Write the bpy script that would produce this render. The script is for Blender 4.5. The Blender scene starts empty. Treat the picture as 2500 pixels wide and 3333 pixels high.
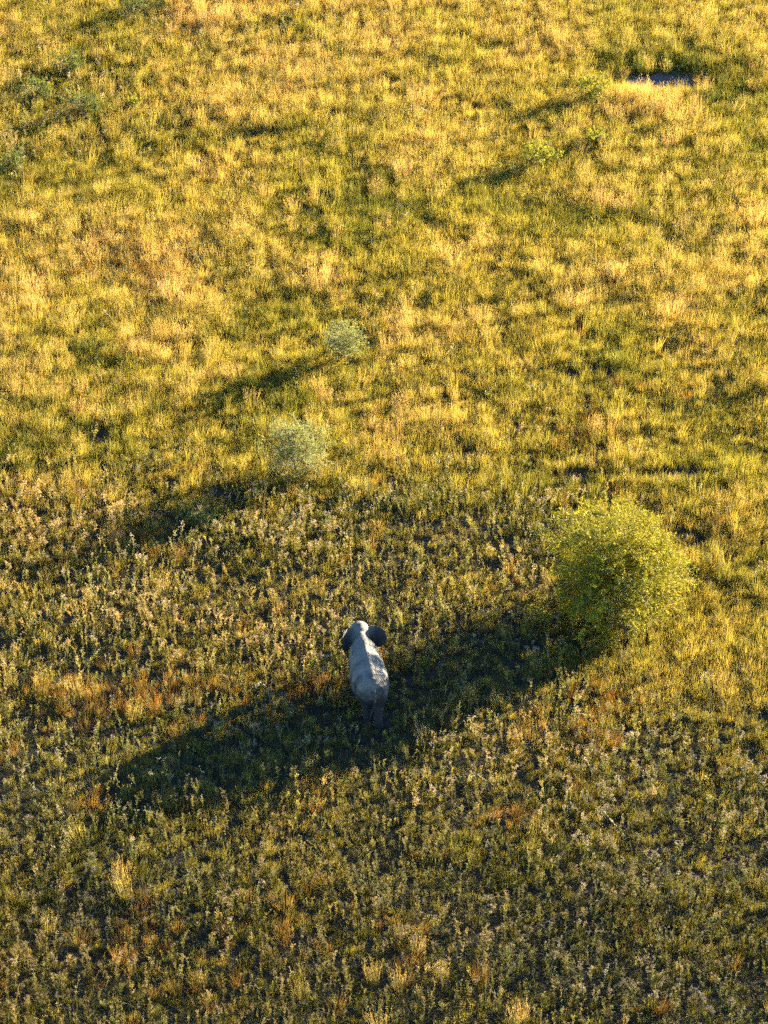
import bpy, bmesh, math, random
import numpy as np
from mathutils import Vector, Matrix

sc = bpy.context.scene
rng = np.random.default_rng(7)
random.seed(7)

# ------------------------------------------------------------------ camera, sky, sun, exposure
CAM_H, PITCH, HFOV = 79.0, math.radians(34.0), math.radians(12.0)
cam_data = bpy.data.cameras.new('camera')
cam = bpy.data.objects.new('camera', cam_data)
sc.collection.objects.link(cam)
cam.location = (0, 0, CAM_H)
cam.rotation_euler = (math.pi / 2 - PITCH, 0, 0)
cam_data.sensor_fit = 'HORIZONTAL'
cam_data.angle = HFOV
cam_data.clip_start = 1.0
cam_data.clip_end = 20000
sc.camera = cam

SUN_EL, SUN_AZ = math.radians(11.0), math.radians(55.0)      # azimuth from +Y (away from camera) towards +X (right)
world = bpy.data.worlds.new('World')
sc.world = world
world.use_nodes = True
wn = world.node_tree.nodes
wl = world.node_tree.links
wn.clear()
sky = wn.new('ShaderNodeTexSky')
sky.sky_type = 'NISHITA'
sky.sun_disc = False
sky.sun_elevation = SUN_EL
sky.sun_rotation = SUN_AZ
sky.air_density = 1.0
sky.dust_density = 0.25
sky.ozone_density = 4.0
bg = wn.new('ShaderNodeBackground')
bg.inputs['Strength'].default_value = 0.05
wo = wn.new('ShaderNodeOutputWorld')
wl.new(sky.outputs[0], bg.inputs[0])
wl.new(bg.outputs[0], wo.inputs[0])

sun_data = bpy.data.lights.new('sun', 'SUN')
sun_data.energy = 5.0
sun_data.angle = math.radians(0.55)
sun_data.color = (1.0, 0.85, 0.57)
sun = bpy.data.objects.new('sun', sun_data)
sc.collection.objects.link(sun)
sun_dir = Vector((math.sin(SUN_AZ) * math.cos(SUN_EL), math.cos(SUN_AZ) * math.cos(SUN_EL), math.sin(SUN_EL)))
sun.rotation_euler = sun_dir.to_track_quat('Z', 'Y').to_euler()
sun.location = (60, 160, 60)

sc.view_settings.view_transform = 'Standard'
sc.view_settings.look = 'None'
sc.view_settings.exposure = 3.55
sc.view_settings.gamma = 1.0
sc.cycles.use_denoising = False
sc.cycles.pixel_filter_type = 'BLACKMAN_HARRIS'
sc.cycles.filter_width = 1.5
sc.cycles.use_adaptive_sampling = True
sc.cycles.adaptive_threshold = 0.03
sc.cycles.max_bounces = 3
sc.cycles.diffuse_bounces = 2
sc.cycles.transmission_bounces = 2

# ------------------------------------------------------------------ picture <-> ground
FPX = 1250.0 / math.tan(HFOV / 2)
CP, SP = math.cos(PITCH), math.sin(PITCH)

def ground_at(px, py, z=0.0):
    u = (px - 1250.0) / FPX
    v = (1666.5 - py) / FPX
    d = np.array([u, CP + v * SP, -SP + v * CP])
    t = (z - CAM_H) / d[2]
    return Vector((d[0] * t, d[1] * t, z))

def to_px(x, y, z=0.0):
    dz = z - CAM_H
    depth = y * CP - dz * SP
    up = y * SP + dz * CP
    return 1250.0 + FPX * x / depth, 1666.5 - FPX * up / depth

# ------------------------------------------------------------------ noise
def _hash(ix, iy, seed):
    h = (ix.astype(np.int64) * 374761393 + iy.astype(np.int64) * 668265263 + seed * 1274126177) & 0x7fffffff
    h = ((h ^ (h >> 13)) * 1274126177) & 0x7fffffff
    return ((h ^ (h >> 16)) & 0xffff) / 65535.0

def vnoise(x, y, size, seed):
    x = np.asarray(x, float) / size
    y = np.asarray(y, float) / size
    ix, iy = np.floor(x), np.floor(y)
    fx, fy = x - ix, y - iy
    fx = fx * fx * (3 - 2 * fx)
    fy = fy * fy * (3 - 2 * fy)
    a = _hash(ix, iy, seed); b = _hash(ix + 1, iy, seed)
    c = _hash(ix, iy + 1, seed); d = _hash(ix + 1, iy + 1, seed)
    return (a * (1 - fx) + b * fx) * (1 - fy) + (c * (1 - fx) + d * fx) * fy     # 0..1

def fnoise(x, y, size, seed, octs=3):
    s, amp, tot = 0, 1.0, 0
    for k in range(octs):
        s = s + amp * (vnoise(x, y, size / 2 ** k, seed + 31 * k) - 0.5)
        tot += amp
        amp *= 0.6
    return s / tot * 2.0                                                      # about -1..1

def smooth(a, b, t):
    t = np.clip((t - a) / (b - a), 0, 1)
    return t * t * (3 - 2 * t)

def blobs(px, py, lst):
    s = np.zeros_like(px)
    for (cx, cy, rx, ry, w) in lst:
        d = ((px - cx) / rx) ** 2 + ((py - cy) / ry) ** 2
        s = s + w * np.exp(-d * 0.9)
    return s

# ------------------------------------------------------------------ plant zones as the photograph shows them (picture coordinates, laid on the ground)
STRAW = [(760, 380, 150, 60, .30), (200, 740, 230, 90, .38), (480, 860, 260, 110, .40), (560, 950, 70, 50, .4), (110, 990, 90, 60, .4),
         (1040, 920, 80, 45, .4), (1355, 330, 90, 50, .3), (2120, 345, 190, 60, .45), (1830, 140, 170, 60, .25), (930, 205, 160, 60, .35),
         (2000, 900, 140, 70, .35), (1870, 990, 110, 50, .3), (2190, 1020, 90, 50, .35), (1960, 650, 110, 45, .4), (2450, 700, 80, 70, .45),
         (1450, 830, 150, 70, .3), (1270, 130, 200, 60, .3), (1200, 25, 500, 40, .2), (470, 1140, 120, 60, .3), (1420, 1110, 150, 60, .25),
         (1580, 1050, 160, 60, .3), (700, 90, 130, 60, .35), (730, 550, 180, 50, .3), (960, 330, 80, 60, .3), (640, 1000, 80, 60, .3),
         (60, 1230, 100, 80, .25), (1340, 1350, 160, 100, .2), (1500, 1400, 120, 60, .2), (2350, 900, 130, 90, .3), (2300, 1150, 120, 60, .2),
         (900, 860, 100, 60, .25), (1350, 500, 150, 70, .25), (1150, 260, 180, 60, .2), (2300, 480, 150, 60, .2), (1000, 1290, 120, 60, .1)]
GREEN = [(230, 300, 170, 110, -.30), (440, 30, 130, 60, -.35), (1990, 100, 70, 80, -.25), (2150, 210, 180, 50, -.40), (2300, 330, 90, 50, -.3),
         (2450, 510, 120, 50, -.3), (880, 1290, 150, 70, -.30), (850, 1050, 120, 50, -.2), (1800, 530, 150, 50, -.25), (2060, 860, 70, 60, -.25),  # first two darken the grass where shrub shadows fall
         (1050, 480, 120, 60, -.2), (1250, 700, 350, 90, -.15), (380, 1180, 110, 50, -.2), (90, 400, 90, 60, -.25), (1010, 130, 80, 50, -.25),
         (1950, 1180, 110, 90, -.2), (2420, 330, 110, 80, -.2), (1900, 700, 150, 50, -.2), (350, 1450, 80, 60, -.2), (60, 1500, 120, 60, -.3),
         (640, 1690, 90, 50, -.3), (1480, 130, 70, 80, -.2), (560, 1250, 120, 60, -.15)]
RUST = [(380, 2275, 250, 70, .95), (620, 2300, 120, 60, .5), (950, 2290, 120, 50, .4), (1930, 2035, 100, 35, .8), (1050, 2260, 60, 30, .7),
        (430, 3060, 90, 120, .5), (700, 3200, 150, 80, .4), (1990, 2290, 120, 40, .6), (1760, 2380, 100, 50, .5), (1690, 2680, 110, 60, .45),
        (1880, 2550, 110, 50, .4), (1350, 3130, 60, 70, .4), (880, 3050, 160, 80, .4), (1900, 1410, 110, 40, .7), (2110, 1320, 160, 50, .35),
        (90, 850, 100, 100, .3), (650, 300, 130, 60, .4), (560, 1560, 60, 50, .5), (1890, 1090, 25, 40, .7), (300, 860, 200, 60, .35),
        (1650, 800, 60, 40, .2), (150, 590, 70, 30, .4), (600, 40, 80, 40, .5)]
YELLOW = [(640, 2540, 320, 70, .6), (300, 1800, 320, 45, .5), (1000, 2640, 190, 60, .35), (720, 2760, 150, 90, .3), (850, 2280, 50, 60, .3), (1750, 2440, 250, 70, .3), (2250, 2050, 160, 130, .3),
          (2350, 1700, 150, 150, .1), (150, 1620, 180, 70, .2), (2400, 2250, 80, 80, .2), (2440, 2900, 80, 90, .2)]
BARE = [(2178, 266, 115, 31, 1.5), (1890, 1545, 60, 22, .9), (2230, 1550, 70, 25, .9), (2260, 1750, 55, 22, 1.0), (2420, 1840, 50, 25, .7),
        (130, 1890, 90, 30, .6), (760, 1620, 80, 25, .8), (1310, 1590, 60, 25, .7), (590, 2180, 60, 25, .8), (250, 1990, 60, 40, .5),
        (2160, 1640, 60, 30, .6), (1500, 1480, 70, 22, .6), (1180, 1420, 60, 20, .5), (1280, 2235, 45, 16, .8), (600, 1210, 60, 25, .6),
        (330, 1440, 60, 25, .6), (1950, 1230, 120, 30, .6), (1990, 1330, 80, 25, .5), (60, 1540, 90, 25, .6), (2260, 1880, 40, 40, .7),
        (1730, 3050, 90, 40, .5), (1880, 2720, 60, 40, .6), (560, 3080, 70, 60, .7), (250, 3120, 100, 60, .6), (900, 3050, 40, 70, .6),
        (330, 2900, 90, 40, .5), (1490, 2640, 30, 60, .6), (2150, 2830, 80, 50, .6), (1850, 2960, 50, 50, .6), (1020, 2950, 60, 40, .5)]
WEED_UP = [(230, 320, 170, 100, .9), (480, 50, 130, 50, .7), (900, 110, 70, 50, .8), (40, 520, 70, 90, .6), (680, 190, 80, 50, .6), (450, 520, 120, 40, .3),
           (1650, 480, 90, 40, .2), (1320, 420, 60, 30, .3), (2400, 40, 60, 60, .3), (2060, 230, 60, 30, .3), (1250, 310, 40, 40, .2),
           (180, 960, 60, 40, .3), (1730, 1380, 90, 50, .35), (1560, 1480, 150, 60, .4), (540, 1040, 40, 40, .4), (620, 860, 70, 50, .4)]

PINK = [(180, 1790, 260, 110, .8), (420, 1700, 250, 80, .5), (880, 1700, 200, 110, .9), (620, 2030, 160, 80, .8), (1000, 1830, 150, 90, .6), (60, 1980, 120, 90, .6),
        (1700, 2000, 110, 120, .5), (1700, 2480, 200, 80, .6), (2150, 2500, 200, 90, .6), (2350, 2600, 150, 150, .8), (2150, 2900, 200, 90, .7), (1900, 2700, 160, 80, .4),
        (1300, 2550, 200, 70, .5), (1500, 2700, 200, 80, .4), (220, 3100, 200, 120, .5), (700, 2950, 220, 90, .4), (2050, 3200, 250, 90, .6), (1200, 2760, 160, 70, .3),
        (250, 250, 180, 90, .6), (680, 185, 90, 50, .6), (30, 500, 60, 60, .6), (250, 2850, 160, 70, .4)]

def zone_pink(px, py, x, y):
    return np.clip(.12 + blobs(px, py, PINK) + .55 * fnoise(x, y, 3.4, 77, 2), 0, 1)

def zone_weed(px, py, x, y):
    lim_left = smooth(1480, 1760, py + 110 * fnoise(x, y, 5.0, 71))
    lim_right = smooth(2150, 2520, py + 160 * fnoise(x, y, 6.0, 72))
    r = smooth(1700, 2150, px + 60 * fnoise(x, y, 4.0, 73))
    return np.clip(lim_left * (1 - r) + (lim_right + .16 * lim_left) * r + blobs(px, py, WEED_UP), 0, 1)

def zone_tint(px, py, x, y):
    t = .48 + .10 * smooth(900, 0, py) + .15 * fnoise(x, y, 7.0, 11) + .14 * fnoise(x, y, 2.4, 12, 2) + .07 * fnoise(x, y, .9, 13, 1)
    t = t + .8 * blobs(px, py, STRAW) + .9 * blobs(px, py, GREEN) + .25 * blobs(px, py, YELLOW)
    t = t - .04 * smooth(1500, 2400, py) - .04 * smooth(2500, 3333, py)
    return np.clip(t, 0, 1)

# ------------------------------------------------------------------ materials
def new_mat(name):
    m = bpy.data.materials.new(name)
    m.use_nodes = True
    nt = m.node_tree
    nt.nodes.clear()
    return m, nt, nt.nodes, nt.links

def ramp(nt, stops, interp='LINEAR'):
    n = nt.nodes.new('ShaderNodeValToRGB')
    cr = n.color_ramp
    cr.interpolation = interp
    while len(cr.elements) < len(stops):
        cr.elements.new(0.5)
    for e, (p, c) in zip(cr.elements, stops):
        e.position = p
        e.color = (*c, 1)
    return n

def attr(nt, name, kind):
    a = nt.nodes.new('ShaderNodeAttribute')
    a.attribute_name = name
    a.attribute_type = kind
    return a

def math_node(nt, op, a, b=None, clamp=False):
    n = nt.nodes.new('ShaderNodeMath')
    n.operation = op
    n.use_clamp = clamp
    for i, v in enumerate((a, b)):
        if v is None: continue
        if isinstance(v, (int, float)): n.inputs[i].default_value = v
        else: nt.links.new(v, n.inputs[i])
    return n.outputs[0]

def leaf_surface(nt, color_out, trans=0.4, rough=0.7, spec=0.08, tcol=(1.15, 1.05, 0.5)):
    """thin plant tissue: reflects on both sides and lets warm light through"""
    p = nt.nodes.new('ShaderNodeBsdfPrincipled')
    p.inputs['Roughness'].default_value = rough
    p.inputs['Specular IOR Level'].default_value = spec
    nt.links.new(color_out, p.inputs['Base Color'])
    tm = nt.nodes.new('ShaderNodeMix')
    tm.data_type = 'RGBA'; tm.blend_type = 'MULTIPLY'
    tm.inputs[0].default_value = 1.0
    nt.links.new(color_out, tm.inputs[6])
    tm.inputs[7].default_value = (*tcol, 1)
    t = nt.nodes.new('ShaderNodeBsdfTranslucent')
    nt.links.new(tm.outputs[2], t.inputs[0])
    mx = nt.nodes.new('ShaderNodeMixShader')
    mx.inputs[0].default_value = trans
    nt.links.new(p.outputs[0], mx.inputs[1])
    nt.links.new(t.outputs[0], mx.inputs[2])
    o = nt.nodes.new('ShaderNodeOutputMaterial')
    nt.links.new(mx.outputs[0], o.inputs[0])

def plant_mat(name, base_stops, tip_stops, trans=0.4, lo=0.50, hi=1.35):
    """colour from the plant's own tint (0 fresh .. 1 dry), from root to tip along 'rise', brightened or dulled per plant by 'vary'"""
    m, nt, N, L = new_mat(name)
    ti = attr(nt, 'tint', 'INSTANCER')
    va = attr(nt, 'vary', 'INSTANCER')
    ri = attr(nt, 'rise', 'GEOMETRY')
    bv = attr(nt, 'bvary', 'GEOMETRY')
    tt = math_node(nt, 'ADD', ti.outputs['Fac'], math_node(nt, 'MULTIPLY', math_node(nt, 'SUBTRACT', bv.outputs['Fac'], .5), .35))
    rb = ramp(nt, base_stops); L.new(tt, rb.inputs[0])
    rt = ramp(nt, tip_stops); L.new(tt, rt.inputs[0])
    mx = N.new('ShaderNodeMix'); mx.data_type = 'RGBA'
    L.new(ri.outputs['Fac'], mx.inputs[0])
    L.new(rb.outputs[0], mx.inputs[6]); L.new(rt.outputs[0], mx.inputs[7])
    k = math_node(nt, 'ADD', math_node(nt, 'MULTIPLY', va.outputs['Fac'], hi - lo), lo)
    hs = N.new('ShaderNodeHueSaturation')
    L.new(k, hs.inputs['Value'])
    L.new(mx.outputs[2], hs.inputs['Color'])
    leaf_surface(nt, hs.outputs[0], trans)
    return m

M = {}
M['grass'] = plant_mat('grass_blades',
    [(0, (.045, .060, .018)), (.3, (.090, .096, .022)), (.55, (.18, .155, .035)), (.8, (.27, .19, .065)), (1, (.31, .18, .07))],
    [(0, (.120, .150, .032)), (.3, (.25, .235, .045)), (.55, (.40, .325, .068)), (.8, (.51, .375, .125)), (1, (.53, .34, .155))], lo=.7, hi=1.25)
M['straw'] = plant_mat('feathery_straw_grass',
    [(0, (.12, .12, .025)), (.5, (.22, .175, .045)), (1, (.28, .17, .06))],
    [(0, (.40, .34, .10)), (.5, (.49, .36, .14)), (1, (.53, .335, .17))], trans=.40, lo=.75, hi=1.2)
M['rust'] = plant_mat('dead_rust_grass',
    [(0, (.09, .055, .02)), (1, (.11, .05, .018))],
    [(0, (.44, .29, .07)), (1, (.40, .20, .06))], trans=.38)
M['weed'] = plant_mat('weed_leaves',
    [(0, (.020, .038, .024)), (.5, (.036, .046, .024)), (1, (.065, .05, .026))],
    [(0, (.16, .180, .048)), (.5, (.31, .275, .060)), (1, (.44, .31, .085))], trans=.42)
M['litter'] = plant_mat('dead_litter',
    [(0, (.022, .026, .020)), (1, (.040, .034, .020))],
    [(0, (.055, .062, .034)), (1, (.10, .078, .036))], trans=.2)
M['seed'] = plant_mat('weed_seed_heads',
    [(0, (.26, .20, .20)), (.5, (.32, .24, .17)), (1, (.36, .23, .12))],
    [(0, (.50, .39, .43)), (.5, (.54, .40, .31)), (1, (.54, .37, .22))], trans=.38)

def bush_mat(name, c0, c1, c2, trans=.4):
    m, nt, N, L = new_mat(name)
    bv = attr(nt, 'bvary', 'GEOMETRY')
    r = ramp(nt, [(0, c0), (.5, c1), (1, c2)])
    L.new(bv.outputs['Fac'], r.inputs[0])
    leaf_surface(nt, r.outputs[0], trans)
    return m
M['thorn_leaf'] = bush_mat('thorn_bush_leaves', (.10, .115, .015), (.24, .225, .018), (.40, .33, .025), .24)
M['pale_leaf'] = bush_mat('pale_bush_leaves', (.14, .16, .055), (.23, .25, .085), (.33, .33, .13), .32)
M['lime_leaf'] = bush_mat('lime_shrub_leaves', (.12, .14, .020), (.23, .24, .03), (.33, .32, .045), .42)
M['dark_leaf'] = bush_mat('dark_shrub_leaves', (.05, .075, .018), (.10, .13, .03), (.18, .20, .04), .35)

def bark_mat():
    m, nt, N, L = new_mat('bark')
    tc = N.new('ShaderNodeTexCoord')
    nz = N.new('ShaderNodeTexNoise'); nz.inputs['Scale'].default_value = 14; nz.inputs['Detail'].default_value = 5
    L.new(tc.outputs['Object'], nz.inputs['Vector'])
    r = ramp(nt, [(.3, (.07, .05, .035)), (.7, (.20, .15, .11))])
    L.new(nz.outputs[0], r.inputs[0])
    p = N.new('ShaderNodeBsdfPrincipled'); p.inputs['Roughness'].default_value = .9
    L.new(r.outputs[0], p.inputs['Base Color'])
    o = N.new('ShaderNodeOutputMaterial'); L.new(p.outputs[0], o.inputs[0])
    return m
M['bark'] = bark_mat()

def dead_mat():
    m, nt, N, L = new_mat('dead_stalk')
    tc = N.new('ShaderNodeTexCoord')
    nz = N.new('ShaderNodeTexNoise'); nz.inputs['Scale'].default_value = 9
    L.new(tc.outputs['Object'], nz.inputs['Vector'])
    r = ramp(nt, [(.3, (.26, .20, .10)), (.7, (.40, .31, .17))])
    L.new(nz.outputs[0], r.inputs[0])
    p = N.new('ShaderNodeBsdfPrincipled'); p.inputs['Roughness'].default_value = .8
    L.new(r.outputs[0], p.inputs['Base Color'])
    o = N.new('ShaderNodeOutputMaterial'); L.new(p.outputs[0], o.inputs[0])
    return m
M['dead'] = dead_mat()

def soil_mat(name, c0, c1, scale, bump):
    m, nt, N, L = new_mat(name)
    tc = N.new('ShaderNodeTexCoord')
    nz = N.new('ShaderNodeTexNoise'); nz.inputs['Scale'].default_value = scale; nz.inputs['Detail'].default_value = 8
    nz.inputs['Roughness'].default_value = .65
    L.new(tc.outputs['Object'], nz.inputs['Vector'])
    r = ramp(nt, [(.3, c0), (.7, c1)])
    L.new(nz.outputs[0], r.inputs[0])
    b = N.new('ShaderNodeBump'); b.inputs['Strength'].default_value = bump; b.inputs['Distance'].default_value = .06
    L.new(nz.outputs[0], b.inputs['Height'])
    p = N.new('ShaderNodeBsdfPrincipled'); p.inputs['Roughness'].default_value = .92
    p.inputs['Specular IOR Level'].default_value = .2
    L.new(r.outputs[0], p.inputs['Base Color']); L.new(b.outputs[0], p.inputs['Normal'])
    o = N.new('ShaderNodeOutputMaterial'); L.new(p.outputs[0], o.inputs[0])
    return m
M['soil'] = soil_mat('dark_soil', (.014, .014, .012), (.034, .030, .023), 5.0, 1.0)
M['mud'] = soil_mat('grey_mud', (.045, .050, .055), (.11, .11, .105), 5.0, .9)

# ------------------------------------------------------------------ helpers for mesh things
def link(o, parent=None):
    sc.collection.objects.link(o)
    if parent: o.parent = parent
    return o

def mesh_from(name, V, F, mats, mi=None, rise=None, bvary=None):
    me = bpy.data.meshes.new(name)
    me.from_pydata([tuple(v) for v in V], [], F)
    for m in (mats if isinstance(mats, (list, tuple)) else [mats]):
        me.materials.append(m)
    if mi is not None:
        me.polygons.foreach_set('material_index', np.asarray(mi, np.int32))
    for nm, arr in (('rise', rise), ('bvary', bvary)):
        if arr is not None:
            a = me.attributes.new(nm, 'FLOAT', 'POINT')
            a.data.foreach_set('value', np.asarray(arr, np.float32))
    me.update()
    return me

def tag(o, label=None, cat=None, group=None, kind=None):
    if label: o['label'] = label
    if cat: o['category'] = cat
    if group: o['group'] = group
    if kind: o['kind'] = kind
    return o

class MB:
    def __init__(s):
        s.V, s.F, s.mi, s.rise, s.bv = [], [], [], [], []
    def add(s, V, F, mat=0, rise=None, bv=0.5):
        n = len(s.V)
        s.V += [tuple(v) for v in V]
        s.F += [tuple(i + n for i in f) for f in F]
        s.mi += [mat] * len(F)
        s.rise += list(rise) if rise is not None else [1.0] * len(V)
        s.bv += [bv] * len(V)
    def mesh(s, name, mats):
        return mesh_from(name, s.V, s.F, mats, s.mi, s.rise, s.bv)

def blade(mb, root, az, length, lean, curl, w, mat=0, bv=.5, r0=0.0, segs=3, hmax=None):
    """one grass blade: a bent, tapering strip"""
    dx, dy = math.cos(az), math.sin(az)
    sx, sy = -dy, dx
    tw = random.uniform(-.6, .6)
    cx, cy = sx * math.cos(tw) + dx * math.sin(tw), sy * math.cos(tw) + dy * math.sin(tw)
    p = Vector(root); a = lean
    V, R = [], []
    for k in range(segs + 1):
        t = k / segs
        ww = w * (1 - .85 * t ** 1.5) * .5
        if k == segs:
            V.append(tuple(p)); R.append(r0 + (1 - r0) * 1)
        else:
            V += [(p.x - cx * ww, p.y - cy * ww, p.z), (p.x + cx * ww, p.y + cy * ww, p.z)]
            R += [r0 + (1 - r0) * t] * 2
        st = length / segs
        p = p + Vector((dx * math.sin(a) * st, dy * math.sin(a) * st, math.cos(a) * st))
        a += curl / segs
    F = [(2 * k, 2 * k + 1, 2 * k + 3, 2 * k + 2) for k in range(segs - 1)]
    F.append((2 * segs - 2, 2 * segs - 1, 2 * segs))
    mb.add(V, F, mat, R, bv)
    return V[-1]

def tube(mb, pts, radii, sides=5, mat=0, rise=None, bv=.5):
    V, F = [], []
    n = len(pts)
    for i, (p, r) in enumerate(zip(pts, radii)):
        d = (Vector(pts[min(i + 1, n - 1)]) - Vector(pts[max(i - 1, 0)])).normalized()
        u = d.orthogonal().normalized(); v = d.cross(u)
        for k in range(sides):
            a = 2 * math.pi * k / sides
            V.append(tuple(Vector(p) + u * (r * math.cos(a)) + v * (r * math.sin(a))))
    for i in range(n - 1):
        for k in range(sides):
            F.append((i * sides + k, i * sides + (k + 1) % sides, (i + 1) * sides + (k + 1) % sides, (i + 1) * sides + k))
    mb.add(V, F, mat, rise, bv)

def leaf(mb, p, d, n, L, W, mat=0, bv=.5, rise=1.0):
    """a pointed leaf, folded a little along its midrib"""
    d = d.normalized(); s = d.cross(n)
    if s.length < 1e-4: s = d.orthogonal()
    s.normalize(); n = s.cross(d)
    m = p + d * (L * .5) - n * (W * .12)
    V = [p, m + s * (W * .5) + n * (W * .2), p + d * L, m - s * (W * .5) + n * (W * .2)]
    mb.add(V, [(0, 1, 2), (0, 2, 3)], mat, [rise] * 4, bv)

# ------------------------------------------------------------------ plant prototypes (kept out of the scene, placed by copies)
def proto_grass(h, spread, nb, w):
    mb = MB()
    for k in range(nb):
        r = spread * math.sqrt(random.random()); a = random.uniform(0, 6.283)
        ll = h * random.uniform(.55, 1.1)
        blade(mb, (r * math.cos(a), r * math.sin(a), 0), random.uniform(0, 6.283) if random.random() < .5 else a, ll,
              random.uniform(.02, .35), random.uniform(.0, .7), w * random.uniform(.7, 1.3), 0, random.random(), 0, 2)
    return mb

def proto_straw(h, nb, fan, plume, spread=.28):
    """thin upright culms that carry feathery, pale seed plumes"""
    mb = MB()
    for k in range(nb):
        a = random.uniform(0, 6.283); r = spread * math.sqrt(random.random())
        blade(mb, (r * math.cos(a), r * math.sin(a), 0), a, h * random.uniform(.45, .75), random.uniform(.0, .3), random.uniform(.1, .6), .011, 0, random.random() * .6, 0, 2)
    for k in range(int(nb * 1.2)):
        a = random.uniform(0, 6.283); r = spread * math.sqrt(random.random())
        L = h * random.uniform(.75, 1.1)
        ro = Vector((r * math.cos(a), r * math.sin(a), 0))
        tip = Vector(blade(mb, ro, a, L, random.uniform(.0, fan), random.uniform(0, .3), .007, 0, random.random(), 0.0, 2))
        for j in range(plume):
            q = tip.lerp(ro, random.uniform(.0, .38)) + Vector((random.gauss(0, .02), random.gauss(0, .02), random.gauss(0, .015)))
            blade(mb, q, random.uniform(0, 6.283), random.uniform(.06, .13), random.uniform(.1, .7), .3, .008, 0, .4 + random.random() * .6, .7, 1)
    return mb

def proto_rust(h, nb):
    mb = MB()
    for k in range(nb):
        a = random.uniform(0, 6.283); r = .22 * math.sqrt(random.random())
        blade(mb, (r * math.cos(a), r * math.sin(a), 0), a, h * random.uniform(.5, 1.15), random.uniform(.0, .45), random.uniform(-.1, .6), .008, 0, random.random(), 0, 2)
    return mb

def proto_weed(h, nstem, branchy, leafy, flowers=True, heads=4):
    """an upright leafy weed whose stems branch near the top into flat clusters of small faded flowers"""
    mb = MB()
    for s in range(nstem):
        a0 = random.uniform(0, 6.283); lean = random.uniform(.02, .22) if nstem > 1 else random.uniform(0, .12)
        H = h * random.uniform(.75, 1.1)
        r0 = .05 * (nstem > 1)
        pts = []
        n = 5
        for i in range(n + 1):
            t = i / n
            off = r0 + math.tan(lean) * H * t * (1 - .3 * t)
            pts.append(Vector((math.cos(a0) * off + random.gauss(0, .008), math.sin(a0) * off + random.gauss(0, .008), H * t)))
        rr = [.009 * (1 - .6 * i / n) for i in range(n + 1)]
        rs = []
        for i in range(n + 1): rs += [.1 + .5 * i / n] * 3
        tube(mb, pts, rr, 3, 0, rs, .6)
        def at(t):
            f = min(t * n, n - 1e-4); i = int(f)
            return pts[i].lerp(pts[i + 1], f - i)
        ga = random.uniform(0, 6.283)
        for i in range(leafy):
            t = random.uniform(.08, .93)
            ga += 2.4
            d = Vector((math.cos(ga), math.sin(ga), random.uniform(.2, 1.4)))
            L = random.uniform(.04, .085) * (1.25 - .5 * t)
            leaf(mb, at(t), d, Vector((0, 0, 1)), L, L * random.uniform(.28, .4), 0, random.random(), .1 + .9 * t)
        ends = []
        for b in range(branchy):
            t = random.uniform(.55, .95); ga += 2.4
            d = Vector((math.cos(ga) * .55, math.sin(ga) * .55, 1.0)).normalized()
            L = random.uniform(.10, .22) * h
            e = at(t) + d * L
            tube(mb, [at(t), at(t) + d * (L * .5) + Vector((0, 0, -.01)), e], [.005, .004, .003], 3, 0, [.7] * 9, .7)
            for q in range(4):
                ld = Vector((random.gauss(0, 1), random.gauss(0, 1), .5))
                leaf(mb, at(t).lerp(e, random.random()), ld, Vector((0, 0, 1)), random.uniform(.035, .07), .02, 0, random.random(), .9)
            ends.append(e)
        ends.append(pts[-1])
        for e in ends:
            if not flowers or random.random() < .12: continue
            for q in range(max(1, random.randint(heads - 2, heads + 2))):
                o = e + Vector((random.gauss(0, .022), random.gauss(0, .022), random.gauss(.005, .012)))
                bvv = random.random()
                for c in range(2):
                    az = random.uniform(0, 6.283)
                    ld = Vector((math.cos(az), math.sin(az), random.uniform(.0, .7)))
                    leaf(mb, o - ld * .014, ld, Vector((0, 0, 1)), random.uniform(.018, .030), random.uniform(.014, .022), 1, bvv, random.random())
    return mb

def proto_herb(h, nst, nl):
    """a low, broad-leaved green herb"""
    mb = MB()
    for s in range(nst):
        a = random.uniform(0, 6.283); H = h * random.uniform(.5, 1.1); le = random.uniform(.05, .5)
        tip = Vector((math.cos(a) * H * le, math.sin(a) * H * le, H))
        tube(mb, [Vector((0, 0, 0)), tip * .5 + Vector((0, 0, .02)), tip], [.006, .005, .003], 3, 0, [.3] * 9, .4)
        for i in range(nl):
            t = random.uniform(.2, 1)
            d = Vector((random.gauss(0, 1), random.gauss(0, 1), random.uniform(0, 1)))
            leaf(mb, tip * t, d, Vector((0, 0, 1)), random.uniform(.05, .10), random.uniform(.025, .045), 0, random.random(), t)
    return mb

def proto_litter(nb, spread):
    """a low mat of fallen, criss-crossing dead stems and leaves"""
    mb = MB()
    for k in range(nb):
        r = spread * math.sqrt(random.random()); a = random.uniform(0, 6.283)
        blade(mb, (r * math.cos(a), r * math.sin(a), random.uniform(0, .05)), random.uniform(0, 6.283), random.uniform(.10, .28),
              random.uniform(.7, 1.45), random.uniform(-.3, .5), .014, 0, random.random(), .3, 2)
    return mb

protos = {}
def keep(kind, mb, mats):
    lst = protos.setdefault(kind, [])
    lst.append(mb.mesh('%s_shape' % kind, mats))

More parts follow.
